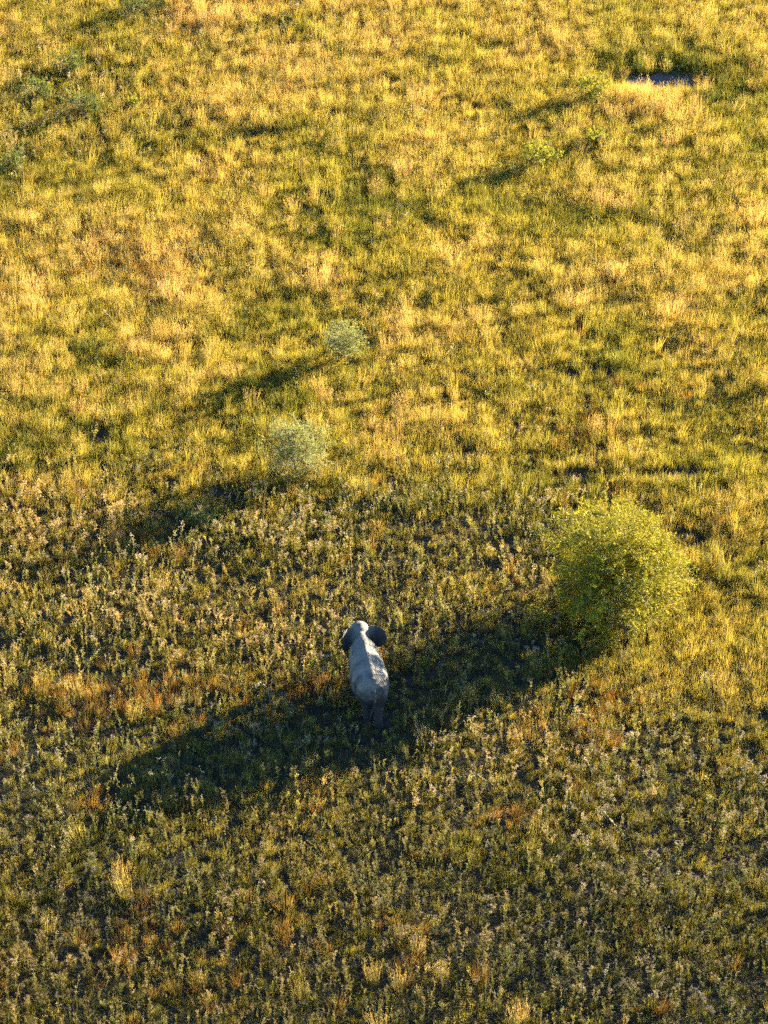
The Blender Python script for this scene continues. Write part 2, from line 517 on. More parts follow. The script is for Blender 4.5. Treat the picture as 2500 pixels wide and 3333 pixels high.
for i in range(8): keep('grass', proto_grass(random.uniform(.34, .55), .28, 84, .0115), [M['grass']])
for i in range(5): keep('tallgrass', proto_grass(random.uniform(.65, .9), .20, 56, .011), [M['grass']])
for i in range(7): keep('straw', proto_straw(random.uniform(.65, .95), 34, random.uniform(.15, .35), 4), [M['straw']])
for i in range(5): keep('tuft', proto_straw(random.uniform(.75, .95), 50, random.uniform(.25, .45), 4, .24), [M['straw']])
for i in range(4): keep('rust', proto_rust(random.uniform(.45, .7), 85), [M['rust']])
for i in range(10): keep('weed', proto_weed(random.uniform(.75, 1.1), random.choice([1, 1, 2, 3]), random.randint(2, 4), random.randint(26, 36), True, 3), [M['weed'], M['seed']])
for i in range(8): keep('pinkweed', proto_weed(random.uniform(.75, 1.05), random.choice([1, 2, 2, 3]), random.randint(5, 7), random.randint(18, 26), True, 6), [M['weed'], M['seed']])
for i in range(4): keep('litter', proto_litter(90, .34), [M['litter']])
for i in range(4): keep('leafweed', proto_weed(random.uniform(.5, .85), 2, 3, 30, False), [M['weed'], M['seed']])
for i in range(4): keep('herb', proto_herb(random.uniform(.25, .4), 9, 9), [M['weed'], M['seed']])

# ------------------------------------------------------------------ scattering
def terrain(x, y):
    z = .16 * fnoise(x, y, 14.0, 5, 2) + .05 * fnoise(x, y, 3.0, 6, 2)
    px, py = to_px(np.asarray(x, float), np.asarray(y, float))
    inside = smooth(-900, -300, px) * smooth(3400, 2800, px) * smooth(-900, -300, py) * smooth(4300, 3700, py)
    return (z - .30 * blobs(px, py, [(2170, 262, 130, 34, 1)])) * inside

scatter_coll = {}
for kind, meshes in protos.items():
    c = bpy.data.collections.new(kind + '_shapes')
    for i, me in enumerate(meshes):
        o = bpy.data.objects.new('%s_shape_%02d' % (kind, i), me)
        c.objects.link(o)
    scatter_coll[kind] = c

def scatter_group(coll):
    g = bpy.data.node_groups.new('spread_' + coll.name, 'GeometryNodeTree')
    g.interface.new_socket('Geometry', in_out='INPUT', socket_type='NodeSocketGeometry')
    g.interface.new_socket('Geometry', in_out='OUTPUT', socket_type='NodeSocketGeometry')
    N, L = g.nodes, g.links
    gi, go = N.new('NodeGroupInput'), N.new('NodeGroupOutput')
    ci = N.new('GeometryNodeCollectionInfo')
    ci.inputs['Collection'].default_value = coll
    ci.inputs['Separate Children'].default_value = True
    ci.inputs['Reset Children'].default_value = True
    ip = N.new('GeometryNodeInstanceOnPoints')
    ip.inputs['Pick Instance'].default_value = True
    def na(nm, t):
        n = N.new('GeometryNodeInputNamedAttribute'); n.data_type = t; n.inputs['Name'].default_value = nm
        return n.outputs['Attribute']
    L.new(gi.outputs[0], ip.inputs['Points'])
    L.new(ci.outputs[0], ip.inputs['Instance'])
    L.new(na('pick', 'INT'), ip.inputs['Instance Index'])
    e2r = N.new('FunctionNodeEulerToRotation')
    L.new(na('turn', 'FLOAT_VECTOR'), e2r.inputs[0])
    L.new(e2r.outputs[0], ip.inputs['Rotation'])
    L.new(na('size', 'FLOAT_VECTOR'), ip.inputs['Scale'])
    L.new(ip.outputs[0], go.inputs[0])
    return g

def scatter(name, kind, x, y, size, tint, vary, lean, label, cat):
    n = len(x)
    z = terrain(x, y) - .01
    me = bpy.data.meshes.new(name)
    me.vertices.add(n)
    me.vertices.foreach_set('co', np.stack([x, y, z], 1).astype(np.float32).ravel())
    turn = np.stack([lean[:, 0], lean[:, 1], rng.uniform(0, 6.283, n)], 1)
    for nm, t, arr, key in (('turn', 'FLOAT_VECTOR', turn, 'vector'), ('size', 'FLOAT_VECTOR', size, 'vector'),
                            ('pick', 'INT', rng.integers(0, len(protos[kind]), n), 'value'),
                            ('tint', 'FLOAT', tint, 'value'), ('vary', 'FLOAT', vary, 'value')):
        a = me.attributes.new(nm, t, 'POINT')
        a.data.foreach_set(key, np.ascontiguousarray(arr).astype(np.int32 if t == 'INT' else np.float32).ravel())
    o = link(bpy.data.objects.new(name, me))
    md = o.modifiers.new('spread', 'NODES')
    md.node_group = scatter_group(scatter_coll[kind])
    tag(o, label, cat, kind='stuff')
    return o

Y0, Y1 = ground_at(0, 3333).y - 5.0, ground_at(0, 0).y + 9.0
def candidates(per_m2):
    """jittered points over the ground the photograph shows, with a margin all round"""
    s = 1 / math.sqrt(per_m2)
    hw = ground_at(2500, 0).x + 6
    gx, gy = np.meshgrid(np.arange(-hw, hw, s), np.arange(Y0, Y1, s))
    x = (gx + rng.uniform(-.5, .5, gx.shape) * s * 1.3).ravel()
    y = (gy + rng.uniform(-.5, .5, gy.shape) * s * 1.3).ravel()
    px, py = to_px(x, y)
    k = (px > -420) & (px < 2500 + 620)
    return x[k], y[k], px[k], py[k]

def leaning(n, amt, wind=.06):
    a = rng.normal(0, amt, (n, 2))
    a[:, 1] += wind * 1.8
    return a

ELE = ground_at(1216, 2366)          # where the elephant's hind feet stand
def keep_clear(x, y):
    fx, fy = ELE.x, ELE.y
    c = np.ones(len(x), bool)
    for (ox, oy) in ELE_FEET:
        c &= (x - fx - ox) ** 2 + (y - fy - oy) ** 2 > .30 ** 2
    return c
ELE_FEET = [(-.3, .15), (.3, -.1), (-.65, 2.1), (.1, 2.4)]
#@@GROUND
# ------------------------------------------------------------------ ground
def build_ground():
    far = 6000.0
    hw = 40.0
    xs = np.concatenate([[-far, -1500, -400, -120, -60], np.arange(-hw, hw + .1, .5), [60, 120, 400, 1500, far]])
    ys = np.concatenate([[-far, -1500, -300, 0, 50], np.arange(Y0 - 6, Y1 + 12, .5), [Y1 + 40, Y1 + 150, Y1 + 600, 2500, far]])
    gx, gy = np.meshgrid(xs, ys)
    z = terrain(gx.ravel(), gy.ravel())
    nx = len(xs)
    V = np.stack([gx.ravel(), gy.ravel(), z], 1)
    F = [(j * nx + i, j * nx + i + 1, (j + 1) * nx + i + 1, (j + 1) * nx + i) for j in range(len(ys) - 1) for i in range(nx - 1)]
    o = link(bpy.data.objects.new('ground', mesh_from('ground', V.tolist(), F, M['soil'])))
    for p in o.data.polygons: p.use_smooth = True
    tag(o, kind='structure')
    # the bare, muddy hollow in the far grass
    c = ground_at(2172, 264)
    V, F = [], []
    rings, seg = 8, 40
    V.append((c.x, c.y, 0))
    for r in range(1, rings + 1):
        for k in range(seg):
            a = 2 * math.pi * k / seg
            rr = r / rings * (1 + .22 * math.sin(2 * a + 1) + .12 * math.sin(5 * a))
            V.append((c.x + 1.75 * rr * math.cos(a), c.y + 1.35 * rr * math.sin(a), 0))
    for k in range(seg): F.append((0, 1 + k, 1 + (k + 1) % seg))
    for r in range(rings - 1):
        for k in range(seg):
            F.append((1 + r * seg + k, 1 + (r + 1) * seg + k, 1 + (r + 1) * seg + (k + 1) % seg, 1 + r * seg + (k + 1) % seg))
    V = np.array(V); V[:, 2] = terrain(V[:, 0], V[:, 1]) + .03
    o = link(bpy.data.objects.new('mud_hollow', mesh_from('mud_hollow', V.tolist(), F, M['mud'])))
    for p in o.data.polygons: p.use_smooth = True
    tag(o, 'bare grey muddy hollow among tall grass near the upper right corner', kind='structure')
build_ground()

# ------------------------------------------------------------------ elephant
def build_elephant():
    mb = MB()
    def loft(rings, sides=28):
        """closed body of elliptical rings: (centre, right vector*halfwidth, up vector*half height)"""
        V, F = [], []
        for (c, u, v) in rings:
            for k in range(sides):
                a = 2 * math.pi * k / sides
                V.append(tuple(Vector(c) + Vector(u) * math.cos(a) + Vector(v) * math.sin(a)))
        n = len(rings)
        for i in range(n - 1):
            for k in range(sides):
                F.append((i * sides + k, i * sides + (k + 1) % sides, (i + 1) * sides + (k + 1) % sides, (i + 1) * sides + k))
        F.append(tuple(range(sides))[::-1]); F.append(tuple((n - 1) * sides + k for k in range(sides)))
        mb.add(V, F)
    # trunk of the body: rump .. shoulders .. neck
    body = [(-.20, 1.72, .16, .28), (-.12, 1.72, .38, .50), (.05, 1.70, .56, .66), (.35, 1.66, .70, .78), (.75, 1.60, .76, .84), (1.2, 1.55, .78, .90),
            (1.65, 1.56, .73, .93), (2.05, 1.62, .69, .93), (2.4, 1.72, .62, .86), (2.7, 1.80, .50, .68), (3.0, 1.90, .36, .54), (3.3, 1.96, .33, .48)]
    loft([((0, y, z), (w, 0, 0), (0, 0, h)) for (y, z, w, h) in body])
    # spine ridge
    sp = [(-.1, 2.12, .07), (.3, 2.40, .09), (.8, 2.43, .10), (1.3, 2.44, .10), (1.8, 2.48, .10), (2.3, 2.55, .11), (2.8, 2.42, .12), (3.2, 2.36, .12)]
    loft([((0, y, z), (r * 1.3, 0, 0), (0, 0, r)) for (y, z, r) in sp], 12)
    # hip bones
    for s in (-1, 1):
        loft([((s * .40, .15, 2.12), (.10, 0, 0), (0, 0, .10)), ((s * .42, .4, 2.16), (.17, 0, 0), (0, 0, .15)), ((s * .42, .75, 2.10), (.12, 0, 0), (0, 0, .1))], 12)
    # head: two domes of the forehead, cheeks
    head = [(3.05, 2.08, .30, .40), (3.2, 2.12, .40, .50), (3.4, 2.14, .44, .56), (3.6, 2.10, .43, .56), (3.8, 2.00, .37, .50), (3.95, 1.88, .29, .40), (4.05, 1.78, .18, .28)]
    loft([((0, y, z), (w, 0, 0), (0, 0, h)) for (y, z, w, h) in head])
    # trunk (hanging, curled forward at the tip)
    tp = [(3.85, 1.85, .27), (4.05, 1.60, .24), (4.18, 1.25, .20), (4.24, .9, .165), (4.26, .55, .135), (4.30, .28, .11), (4.42, .12, .095), (4.55, .10, .085)]
    tpts = [Vector((0, y, z)) for (y, z, r) in tp]
    tube(mb, tpts, [r for (_, _, r) in tp], 16)
    n0 = len(mb.V)
    mb.F.append(tuple(n0 - 16 + k for k in range(16))); mb.F.append(tuple(n0 - 16 * len(tp) + k for k in range(16))[::-1])
    mb.mi += [0, 0]
    # legs
    def leg(pts):
        tube(mb, [Vector(p[:3]) for p in pts], [p[3] for p in pts], 18)
        n = len(mb.V)
        mb.F.append(tuple(n - 18 + k for k in range(18))); mb.F.append(tuple(n - 18 * len(pts) + k for k in range(18))[::-1])
        mb.mi += [0, 0]
    leg([(-.32, .45, 1.75, .34), (-.29, .42, 1.35, .31), (-.24, .50, .95, .23), (-.21, .42, .60, .18), (-.20, .30, .30, .17), (-.20, .33, .06, .20), (-.20, .34, 0, .20)])
    leg([(.32, .25, 1.75, .34), (.29, .18, 1.35, .31), (.24, .16, .95, .23), (.20, .00, .60, .18), (.18, -.14, .30, .17), (.18, -.10, .06, .20), (.18, -.09, 0, .20)])
    leg([(-.36, 2.35, 1.7, .28), (-.36, 2.3, 1.2, .24), (-.35, 2.22, .75, .19), (-.35, 2.12, .35, .175), (-.35, 2.16, .06, .21), (-.35, 2.16, 0, .21)])
    leg([(.36, 2.45, 1.7, .28), (.36, 2.5, 1.2, .24), (.35, 2.56, .75, .19), (.35, 2.58, .35, .175), (.35, 2.62, .06, .21), (.35, 2.62, 0, .21)])
    # ears: big, thin, rounded flaps held away from the neck
    def ear(s, outline, bulge):
        attach0, attach1 = Vector(outline[0]), Vector(outline[-1])
        nu, nv = 10, 10
        def edge(t):
            f = min(t * (len(outline) - 1), len(outline) - 1 - 1e-6); i = int(f); q = f - i
            p0 = Vector(outline[max(i - 1, 0)]); p1 = Vector(outline[i]); p2 = Vector(outline[i + 1]); p3 = Vector(outline[min(i + 2, len(outline) - 1)])
            return .5 * ((2 * p1) + (p2 - p0) * q + (2 * p0 - 5 * p1 + 4 * p2 - p3) * q * q + (3 * p1 - p0 - 3 * p2 + p3) * q ** 3)
        root = lambda t: attach0.lerp(attach1, t)
        front, back = [], []
        for i in range(nu + 1):
            t = i / nu
            for j in range(nv + 1):
                q = j / nv
                p = root(t).lerp(edge(t), q)
                b = bulge * math.sin(math.pi * min(q * 1.0, 1)) * math.sin(math.pi * t)
                ripple = .018 * math.sin(9 * t + 2) * q
                p = p + Vector((0, b + ripple, 0))
                th = .042 * (1 - .4 * q)
                front.append(p + Vector((0, th * .5, 0))); back.append(p - Vector((0, th * .5, 0)))
        V = front + back; n = len(front); F = []
        ix = lambda i, j: i * (nv + 1) + j
        for i in range(nu):
            for j in range(nv):
                F.append((ix(i, j), ix(i, j + 1), ix(i + 1, j + 1), ix(i + 1, j)))
                F.append((n + ix(i + 1, j), n + ix(i + 1, j + 1), n + ix(i, j + 1), n + ix(i, j)))
        loop = [ix(0, j) for j in range(nv + 1)] + [ix(i, nv) for i in range(1, nu + 1)] + [ix(nu, j) for j in range(nv - 1, -1, -1)] + [ix(i, 0) for i in range(nu - 1, 0, -1)]
        for a, b in zip(loop, loop[1:] + loop[:1]): F.append((a, n + a, n + b, b))
        mb.add(V, F)
    ear(1, [(.26, 3.45, 2.44), (.56, 3.38, 2.54), (.86, 3.19, 2.50), (1.02, 3.02, 2.32), (1.04, 2.92, 2.04), (.94, 2.92, 1.84), (.70, 3.03, 1.64), (.36, 3.30, 1.70)], -.05)
    ear(-1, [(-.26, 3.45, 2.44), (-.48, 3.30, 2.60), (-.70, 3.02, 2.64), (-.82, 2.80, 2.44), (-.84, 2.66, 2.10), (-.76, 2.62, 1.84), (-.56, 2.82, 1.62), (-.36, 3.26, 1.70)], -.03)
    # tail
    tl = [(0, -.18, 2.02, .07), (.02, -.30, 1.80, .055), (.0, -.34, 1.45, .045), (-.08, -.34, 1.1, .036), (-.18, -.36, .8, .03), (-.26, -.38, .58, .026)]
    tube(mb, [Vector(p[:3]) for p in tl], [p[3] for p in tl], 8)
    n = len(mb.V)
    mb.F.append(tuple(n - 8 + k for k in range(8))); mb.F.append(tuple(n - 8 * len(tl) + k for k in range(8))[::-1]); mb.mi += [0, 0]

    # skin
    m, nt, N, L = new_mat('elephant_skin')
    tc = N.new('ShaderNodeTexCoord')
    n1 = N.new('ShaderNodeTexNoise'); n1.inputs['Scale'].default_value = 2.2; n1.inputs['Detail'].default_value = 5; n1.inputs['Roughness'].default_value = .55
    L.new(tc.outputs['Object'], n1.inputs['Vector'])
    r1 = ramp(nt, [(.36, (.038, .039, .040)), (.47, (.09, .09, .086)), (.56, (.125, .122, .114)), (.68, (.165, .158, .142))])
    L.new(n1.outputs[0], r1.inputs[0])
    sx = N.new('ShaderNodeSeparateXYZ'); L.new(tc.outputs['Object'], sx.inputs[0])
    # dust lies along the top of the back
    dust = N.new('ShaderNodeMapRange'); dust.inputs[1].default_value = 2.05; dust.inputs[2].default_value = 2.6
    L.new(sx.outputs[2], dust.inputs[0])
    n2 = N.new('ShaderNodeTexNoise'); n2.inputs['Scale'].default_value = 6; n2.inputs['Detail'].default_value = 6
    L.new(tc.outputs['Object'], n2.inputs['Vector'])
    df = math_node(nt, 'MULTIPLY', dust.outputs[0], math_node(nt, 'MULTIPLY', n2.outputs[0], 1.1), True)
    mx = N.new('ShaderNodeMix'); mx.data_type = 'RGBA'
    L.new(df, mx.inputs[0]); L.new(r1.outputs[0], mx.inputs[6]); mx.inputs[7].default_value = (.145, .132, .115, 1)
    vo = N.new('ShaderNodeTexVoronoi'); vo.feature = 'DISTANCE_TO_EDGE'; vo.inputs['Scale'].default_value = 13
    wv = N.new('ShaderNodeMapping'); wv.inputs['Scale'].default_value = (1, 1, 2.2)
    L.new(tc.outputs['Object'], wv.inputs[0]); L.new(wv.outputs[0], vo.inputs['Vector'])
    vr = N.new('ShaderNodeMapRange'); vr.inputs[2].default_value = .12
    L.new(vo.outputs['Distance'], vr.inputs[0])
    hgt = math_node(nt, 'ADD', vr.outputs[0], math_node(nt, 'MULTIPLY', n1.outputs[0], 2.0))
    b = N.new('ShaderNodeBump'); b.inputs['Strength'].default_value = .45; b.inputs['Distance'].default_value = .02
    L.new(hgt, b.inputs['Height'])
    p = N.new('ShaderNodeBsdfPrincipled'); p.inputs['Roughness'].default_value = .75
    p.inputs['Specular IOR Level'].default_value = .3
    # body shade painted into the skin: legs and rump darken below an uneven line
    body_shade = N.new('ShaderNodeMapRange'); body_shade.inputs[1].default_value = 1.98; body_shade.inputs[2].default_value = 1.35
    L.new(math_node(nt, 'ADD', sx.outputs[2], math_node(nt, 'MULTIPLY', math_node(nt, 'SUBTRACT', n1.outputs[0], .5), 1.0)), body_shade.inputs[0])
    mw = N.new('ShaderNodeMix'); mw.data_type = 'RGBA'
    L.new(body_shade.outputs[0], mw.inputs[0]); L.new(mx.outputs[2], mw.inputs[6]); mw.inputs[7].default_value = (.018, .019, .020, 1)
    # ears coloured darker than the dusty back, for the shade on their rear
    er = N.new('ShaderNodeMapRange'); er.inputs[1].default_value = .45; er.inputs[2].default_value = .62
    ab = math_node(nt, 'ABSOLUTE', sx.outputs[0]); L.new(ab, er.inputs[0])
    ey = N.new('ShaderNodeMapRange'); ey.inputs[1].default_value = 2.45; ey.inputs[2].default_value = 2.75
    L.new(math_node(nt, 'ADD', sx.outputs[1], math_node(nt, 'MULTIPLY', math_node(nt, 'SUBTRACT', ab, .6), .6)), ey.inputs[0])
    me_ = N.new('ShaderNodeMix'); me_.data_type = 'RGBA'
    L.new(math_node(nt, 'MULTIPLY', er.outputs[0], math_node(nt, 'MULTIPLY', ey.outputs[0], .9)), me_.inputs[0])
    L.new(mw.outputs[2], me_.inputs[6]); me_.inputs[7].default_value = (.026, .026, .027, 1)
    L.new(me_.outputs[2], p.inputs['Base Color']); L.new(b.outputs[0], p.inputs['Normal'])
    o = N.new('ShaderNodeOutputMaterial'); L.new(p.outputs[0], o.inputs[0])
    skin = m

    raw = mesh_from('elephant_raw', mb.V, mb.F, skin)
    tmp = bpy.data.objects.new('elephant_tmp', raw)
    sc.collection.objects.link(tmp)
    rm = tmp.modifiers.new('remesh', 'REMESH'); rm.mode = 'VOXEL'; rm.voxel_size = .022; rm.use_smooth_shade = True
    sm = tmp.modifiers.new('smooth', 'SMOOTH'); sm.factor = .5; sm.iterations = 7
    tex = bpy.data.textures.new('folds', 'CLOUDS'); tex.noise_scale = .28; tex.noise_depth = 3
    dp = tmp.modifiers.new('folds', 'DISPLACE'); dp.texture = tex; dp.strength = .035; dp.mid_level = .5
    dg = bpy.context.evaluated_depsgraph_get()
    me = bpy.data.meshes.new_from_object(tmp.evaluated_get(dg))
    bpy.data.objects.remove(tmp)
    me.name = 'elephant_body'
    if not me.materials: me.materials.append(skin)
    for pl in me.polygons: pl.use_smooth = True

    root = bpy.data.objects.new('elephant', None)
    link(root)
    root.location = (ELE.x, ELE.y - .05, float(terrain(np.array([ELE.x]), np.array([ELE.y]))[0]))
    root.rotation_euler = (0, 0, math.radians(9.5))
    root.scale = (.89,) * 3
    tag(root, 'grey elephant seen from behind and above, walking away through the weeds', 'elephant')
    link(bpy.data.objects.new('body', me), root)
    ivory, nt, N, L = new_mat('ivory')
    p = N.new('ShaderNodeBsdfPrincipled'); p.inputs['Base Color'].default_value = (.62, .54, .40, 1); p.inputs['Roughness'].default_value = .4
    o = N.new('ShaderNodeOutputMaterial'); L.new(p.outputs[0], o.inputs[0])
    hair, nt, N, L = new_mat('tail_hair')
    p = N.new('ShaderNodeBsdfPrincipled'); p.inputs['Base Color'].default_value = (.02, .018, .016, 1); p.inputs['Roughness'].default_value = .6
    o = N.new('ShaderNodeOutputMaterial'); L.new(p.outputs[0], o.inputs[0])
    for s in (-1, 1):
        t = MB()
        tube(t, [Vector((s * .22, 3.85, 1.62)), Vector((s * .27, 4.05, 1.40)), Vector((s * .30, 4.28, 1.28)), Vector((s * .29, 4.48, 1.30)), Vector((s * .28, 4.56, 1.33))], [.06, .055, .045, .028, .006], 10)
        link(bpy.data.objects.new('tusk', t.mesh('tusk', [ivory])), root)
        e = MB()
        bm = bmesh.new(); bmesh.ops.create_icosphere(bm, subdivisions=2, radius=.035, matrix=Matrix.Translation((s * .385, 3.72, 2.08)))
        em = bpy.data.meshes.new('eye'); bm.to_mesh(em); bm.free(); em.materials.append(hair)
        link(bpy.data.objects.new('eye', em), root)
    t = MB()
    for k in range(26):
        a = random.uniform(0, 6.283)
        q = Vector((-.25, -.375, .60)) + Vector((math.cos(a), math.sin(a), 0)) * .018
        d = Vector((-.09 + random.gauss(0, .03), -.02 + random.gauss(0, .03), -.28 - random.uniform(0, .1)))
        tube(t, [q, q + d * .5 + Vector((math.cos(a), math.sin(a), 0)) * .02, q + d], [.006, .006, .002], 4)
    link(bpy.data.objects.new('tail_tuft', t.mesh('tail_tuft', [hair])), root)
build_elephant()

# ------------------------------------------------------------------ bushes and shrubs
def build_bush(name, label, cat, at, rx, ry, rz, zc, stems, leafmat, n_twig, leaf_len, leaf_w, per_twig, droop, open_=0.0, seed=1, group=None, shoots=0, spray=.8, twigs=10):
    R = random.Random(seed)
    root = bpy.data.objects.new(name, None); link(root)
    zg = float(terrain(np.array([at.x]), np.array([at.y]))[0])
    root.location = (at.x, at.y, zg)
    tag(root, label, cat, group)
    wood, crown = MB(), MB()
    lobes = []
    for i in range(stems * 2):                      # uneven outline: the crown is a heap of unequal lobes
        a = R.uniform(0, 6.283); e = R.uniform(-.35, 1.0)
        lobes.append((Vector((math.cos(a) * math.cos(e), math.sin(a) * math.cos(e), math.sin(e))), R.uniform(-.26, .20)))
    def radius(d):
        k = 1.0
        for (ld, w) in lobes:
            c = d.dot(ld)
            if c > .7: k += w * ((c - .7) / .3) ** 1.2
        return k
    tips = []
    def grow(p, d, L, r, depth, n):
        pts, rad = [p.copy()], [r]
        segs = 4
        for i in range(segs):
            d = (d + Vector((R.gauss(0, .12), R.gauss(0, .12), R.gauss(0, .10) + (.05 if depth == 0 else -.02)))).normalized()
            p = p + d * (L / segs)
            pts.append(p.copy()); rad.append(r * (1 - .6 * (i + 1) / segs))
        tube(wood, pts, rad, 5 if depth < 2 else 3)
        if depth < 2:
            for j in range(n):
                t = R.uniform(.35, 1.0); f = min(t * segs, segs - 1e-4); i = int(f)
                q = pts[i].lerp(pts[i + 1], f - i)
                nd = (d + Vector((R.gauss(0, .6), R.gauss(0, .6), R.gauss(.05, .45)))).normalized()
                grow(q, nd, L * R.uniform(.45, .7), rad[i] * .6, depth + 1, n)
    for s in range(stems):
        a = 6.283 * s / stems + R.uniform(-.4, .4); e = R.uniform(.35, 1.35)
        d = Vector((math.cos(a) * math.cos(e), math.sin(a) * math.cos(e), math.sin(e)))
        Ls = .62 * math.sqrt((rx * d.x) ** 2 + (ry * d.y) ** 2 + ((zc + rz) * .8 * d.z) ** 2)
        grow(Vector((R.gauss(0, .10), R.gauss(0, .10), 0)), d, Ls, .045 * (rx / 2.5) + .008, 0, 4)
    # arching leafy sprays fill a thick outer shell of the crown; side twigs carry the leaves
    for k in range(n_twig + shoots):
        while True:
            d = Vector((R.gauss(0, 1), R.gauss(0, 1), R.gauss(0, 1))).normalized()
            if d.z > -.82: break
        shoot = k >= n_twig
        rr = radius(d) * (R.random() ** (.40 + open_) * .92)
        if shoot: rr = radius(d) * R.uniform(.85, 1.0)
        c = Vector((d.x * rx * rr, d.y * ry * rr, zc + d.z * rz * rr))
        out = Vector((d.x, d.y, d.z * .7 + .30)).normalized()
        td = (out + Vector((R.gauss(0, .45), R.gauss(0, .45), R.gauss(.0, .35)))).normalized()
        L = spray * R.uniform(.6, 1.3) * (1.25 if shoot else 1)
        p = c - td * (L * .6)
        if p.z < .1: p.z = R.uniform(.1, .4)
        pts = [p]
        for i in range(4):
            td = (td + Vector((0, 0, -droop * R.uniform(.3, 1.2)))).normalized()
            p = p + td * (L / 4); pts.append(Vector((p.x, p.y, max(p.z, .06))))
        tube(wood, pts, [.011, .009, .007, .005, .003], 3)
        base_v = min(1, max(0, .5 + R.gauss(0, .22)))
        for w in range(twigs):
            f = R.random() * 3.999; i = int(f)
            q0 = pts[i].lerp(pts[i + 1], f - i)
            wd = (td * .8 + Vector((R.gauss(0, .75), R.gauss(0, .75), R.gauss(.05, .5)))).normalized()
            wl = spray * R.uniform(.18, .38) * (1.1 - .12 * f)
            for j in range(int(per_twig * R.uniform(.6, 1.3))):
                q = q0 + wd * (wl * R.random()) + Vector((R.gauss(0, .012), R.gauss(0, .012), R.gauss(0, .012)))
                ld = (wd * .5 + Vector((R.gauss(0, .8), R.gauss(0, .8), R.gauss(.1, .6))))
                ll = leaf_len * R.uniform(.6, 1.3)
                leaf(crown, q, ld, Vector((R.gauss(0, .5), R.gauss(0, .5), 1)), ll, leaf_w * R.uniform(.7, 1.3), 0, min(1, max(0, base_v + R.gauss(0, .15))))
    link(bpy.data.objects.new('trunk', wood.mesh('stems', [M['bark']])), root)
    link(bpy.data.objects.new('crown', crown.mesh('leaves', [leafmat])), root)
    return root

BUSH = ground_at(2015, 2010)
build_bush('thorn_bush', 'large round yellow-green thorn bush casting the long dark shadow', 'bush', BUSH, 2.75, 2.7, 2.6, 2.25, 13, M['thorn_leaf'], 760, .062, .034, 11, .20, -.05, 3, shoots=90, spray=1.05, twigs=17)
build_bush('thorn_bush', 'small yellow-green bush at the shaded lower left foot of the large thorn bush', 'bush', ground_at(1790, 2030), .9, .8, .7, .65, 6, M['thorn_leaf'], 30, .07, .035, 8, .12, 0, 5, spray=.6, twigs=9)
build_bush('pale_bush', 'airy pale grey-green bush in the middle left of the grass', 'bush', ground_at(965, 1558), 1.4, 1.25, 1.35, 1.45, 12, M['pale_leaf'], 210, .048, .026, 10, .03, .05, 8, shoots=30, spray=.8, twigs=9)
build_bush('pale_bush', 'smaller grey-green bush behind the airy pale bush, with a dark shadow', 'bush', ground_at(1118, 1180), 1.0, .95, .9, .95, 8, M['pale_leaf'], 130, .048, .026, 9, .04, .02, 9, shoots=12, spray=.6, twigs=9)
build_bush('lime_shrub', 'bright lime shrub left of the muddy hollow', 'shrub', ground_at(1935, 335), .95, .8, .75, .75, 7, M['lime_leaf'], 42, .09, .05, 7, .05, .0, 12, shoots=10, spray=.6, twigs=8)
build_bush('lime_shrub', 'small round lime shrub in front of another lime shrub, below the muddy hollow', 'shrub', ground_at(1940, 480), .62, .55, .5, .5, 6, M['lime_leaf'], 26, .08, .045, 7, .05, .0, 13, shoots=4, spray=.45, twigs=8)
build_bush('lime_shrub', 'spreading lime shrub with bare shoots above a dark bluish shadow', 'shrub', ground_at(1755, 545), .95, .8, .6, .65, 7, M['lime_leaf'], 34, .095, .05, 6, .03, .05, 14, shoots=14, spray=.6, twigs=8)
build_bush('dark_shrub', 'soft dark green shrub left of the pink seed heads', 'shrub', ground_at(655, 1712), .62, .55, .5, .45, 7, M['dark_leaf'], 40, .06, .022, 9, .05, 0, 17, spray=.45, twigs=8)
build_bush('dark_shrub', 'dark leafy green shrub at the top edge left of centre', 'shrub', ground_at(460, 60), 1.2, 1.0, .9, .8, 7, M['dark_leaf'], 42, .08, .035, 7, .03, 0, 18, shoots=10, spray=.6, twigs=8)
build_bush('dark_shrub', 'dark green leafy shrub with lit tips near the upper left corner', 'shrub', ground_at(268, 385), 1.05, .95, .9, .8, 7, M['dark_leaf'], 40, .08, .04, 7, .03, 0, 19, shoots=14, spray=.6, twigs=8)
build_bush('dark_shrub', 'dark green bushy plant at the upper left, left of the other dark shrubs', 'shrub', ground_at(120, 330), .9, .8, .6, .55, 7, M['dark_leaf'], 45, .08, .035, 7, .03, 0, 31, shoots=10, spray=.6, twigs=8)
build_bush('dark_shrub', 'dark green bushy plant farthest back of the dark shrubs at upper left', 'shrub', ground_at(215, 245), .9, .8, .65, .6, 7, M['dark_leaf'], 45, .08, .035, 7, .03, 0, 32, shoots=10, spray=.6, twigs=8)
build_bush('lime_shrub', 'low bright green leafy shrub below the dark plants at upper left', 'shrub', ground_at(440, 355), .6, .5, .35, .35, 6, M['lime_leaf'], 24, .08, .045, 7, .03, 0, 20, spray=.4, twigs=8)
build_bush('dark_shrub', 'green shrub at the left edge above mid height', 'shrub', ground_at(35, 560), .7, .6, .6, .55, 6, M['dark_leaf'], 34, .08, .04, 7, .03, 0, 21, shoots=6, spray=.5, twigs=8)

# ------------------------------------------------------------------ grass and weeds that nobody could count
def bush_keep(x, y):
    c = np.ones(len(x), bool)
    c &= (x - BUSH.x) ** 2 + (y - BUSH.y) ** 2 > .8
    return c

def lay(per_m2, prob):
    x, y, px, py = candidates(per_m2)
    k = (rng.random(len(x)) < prob(px, py, x, y)) & keep_clear(x, y)
    return x[k], y[k], px[k], py[k]

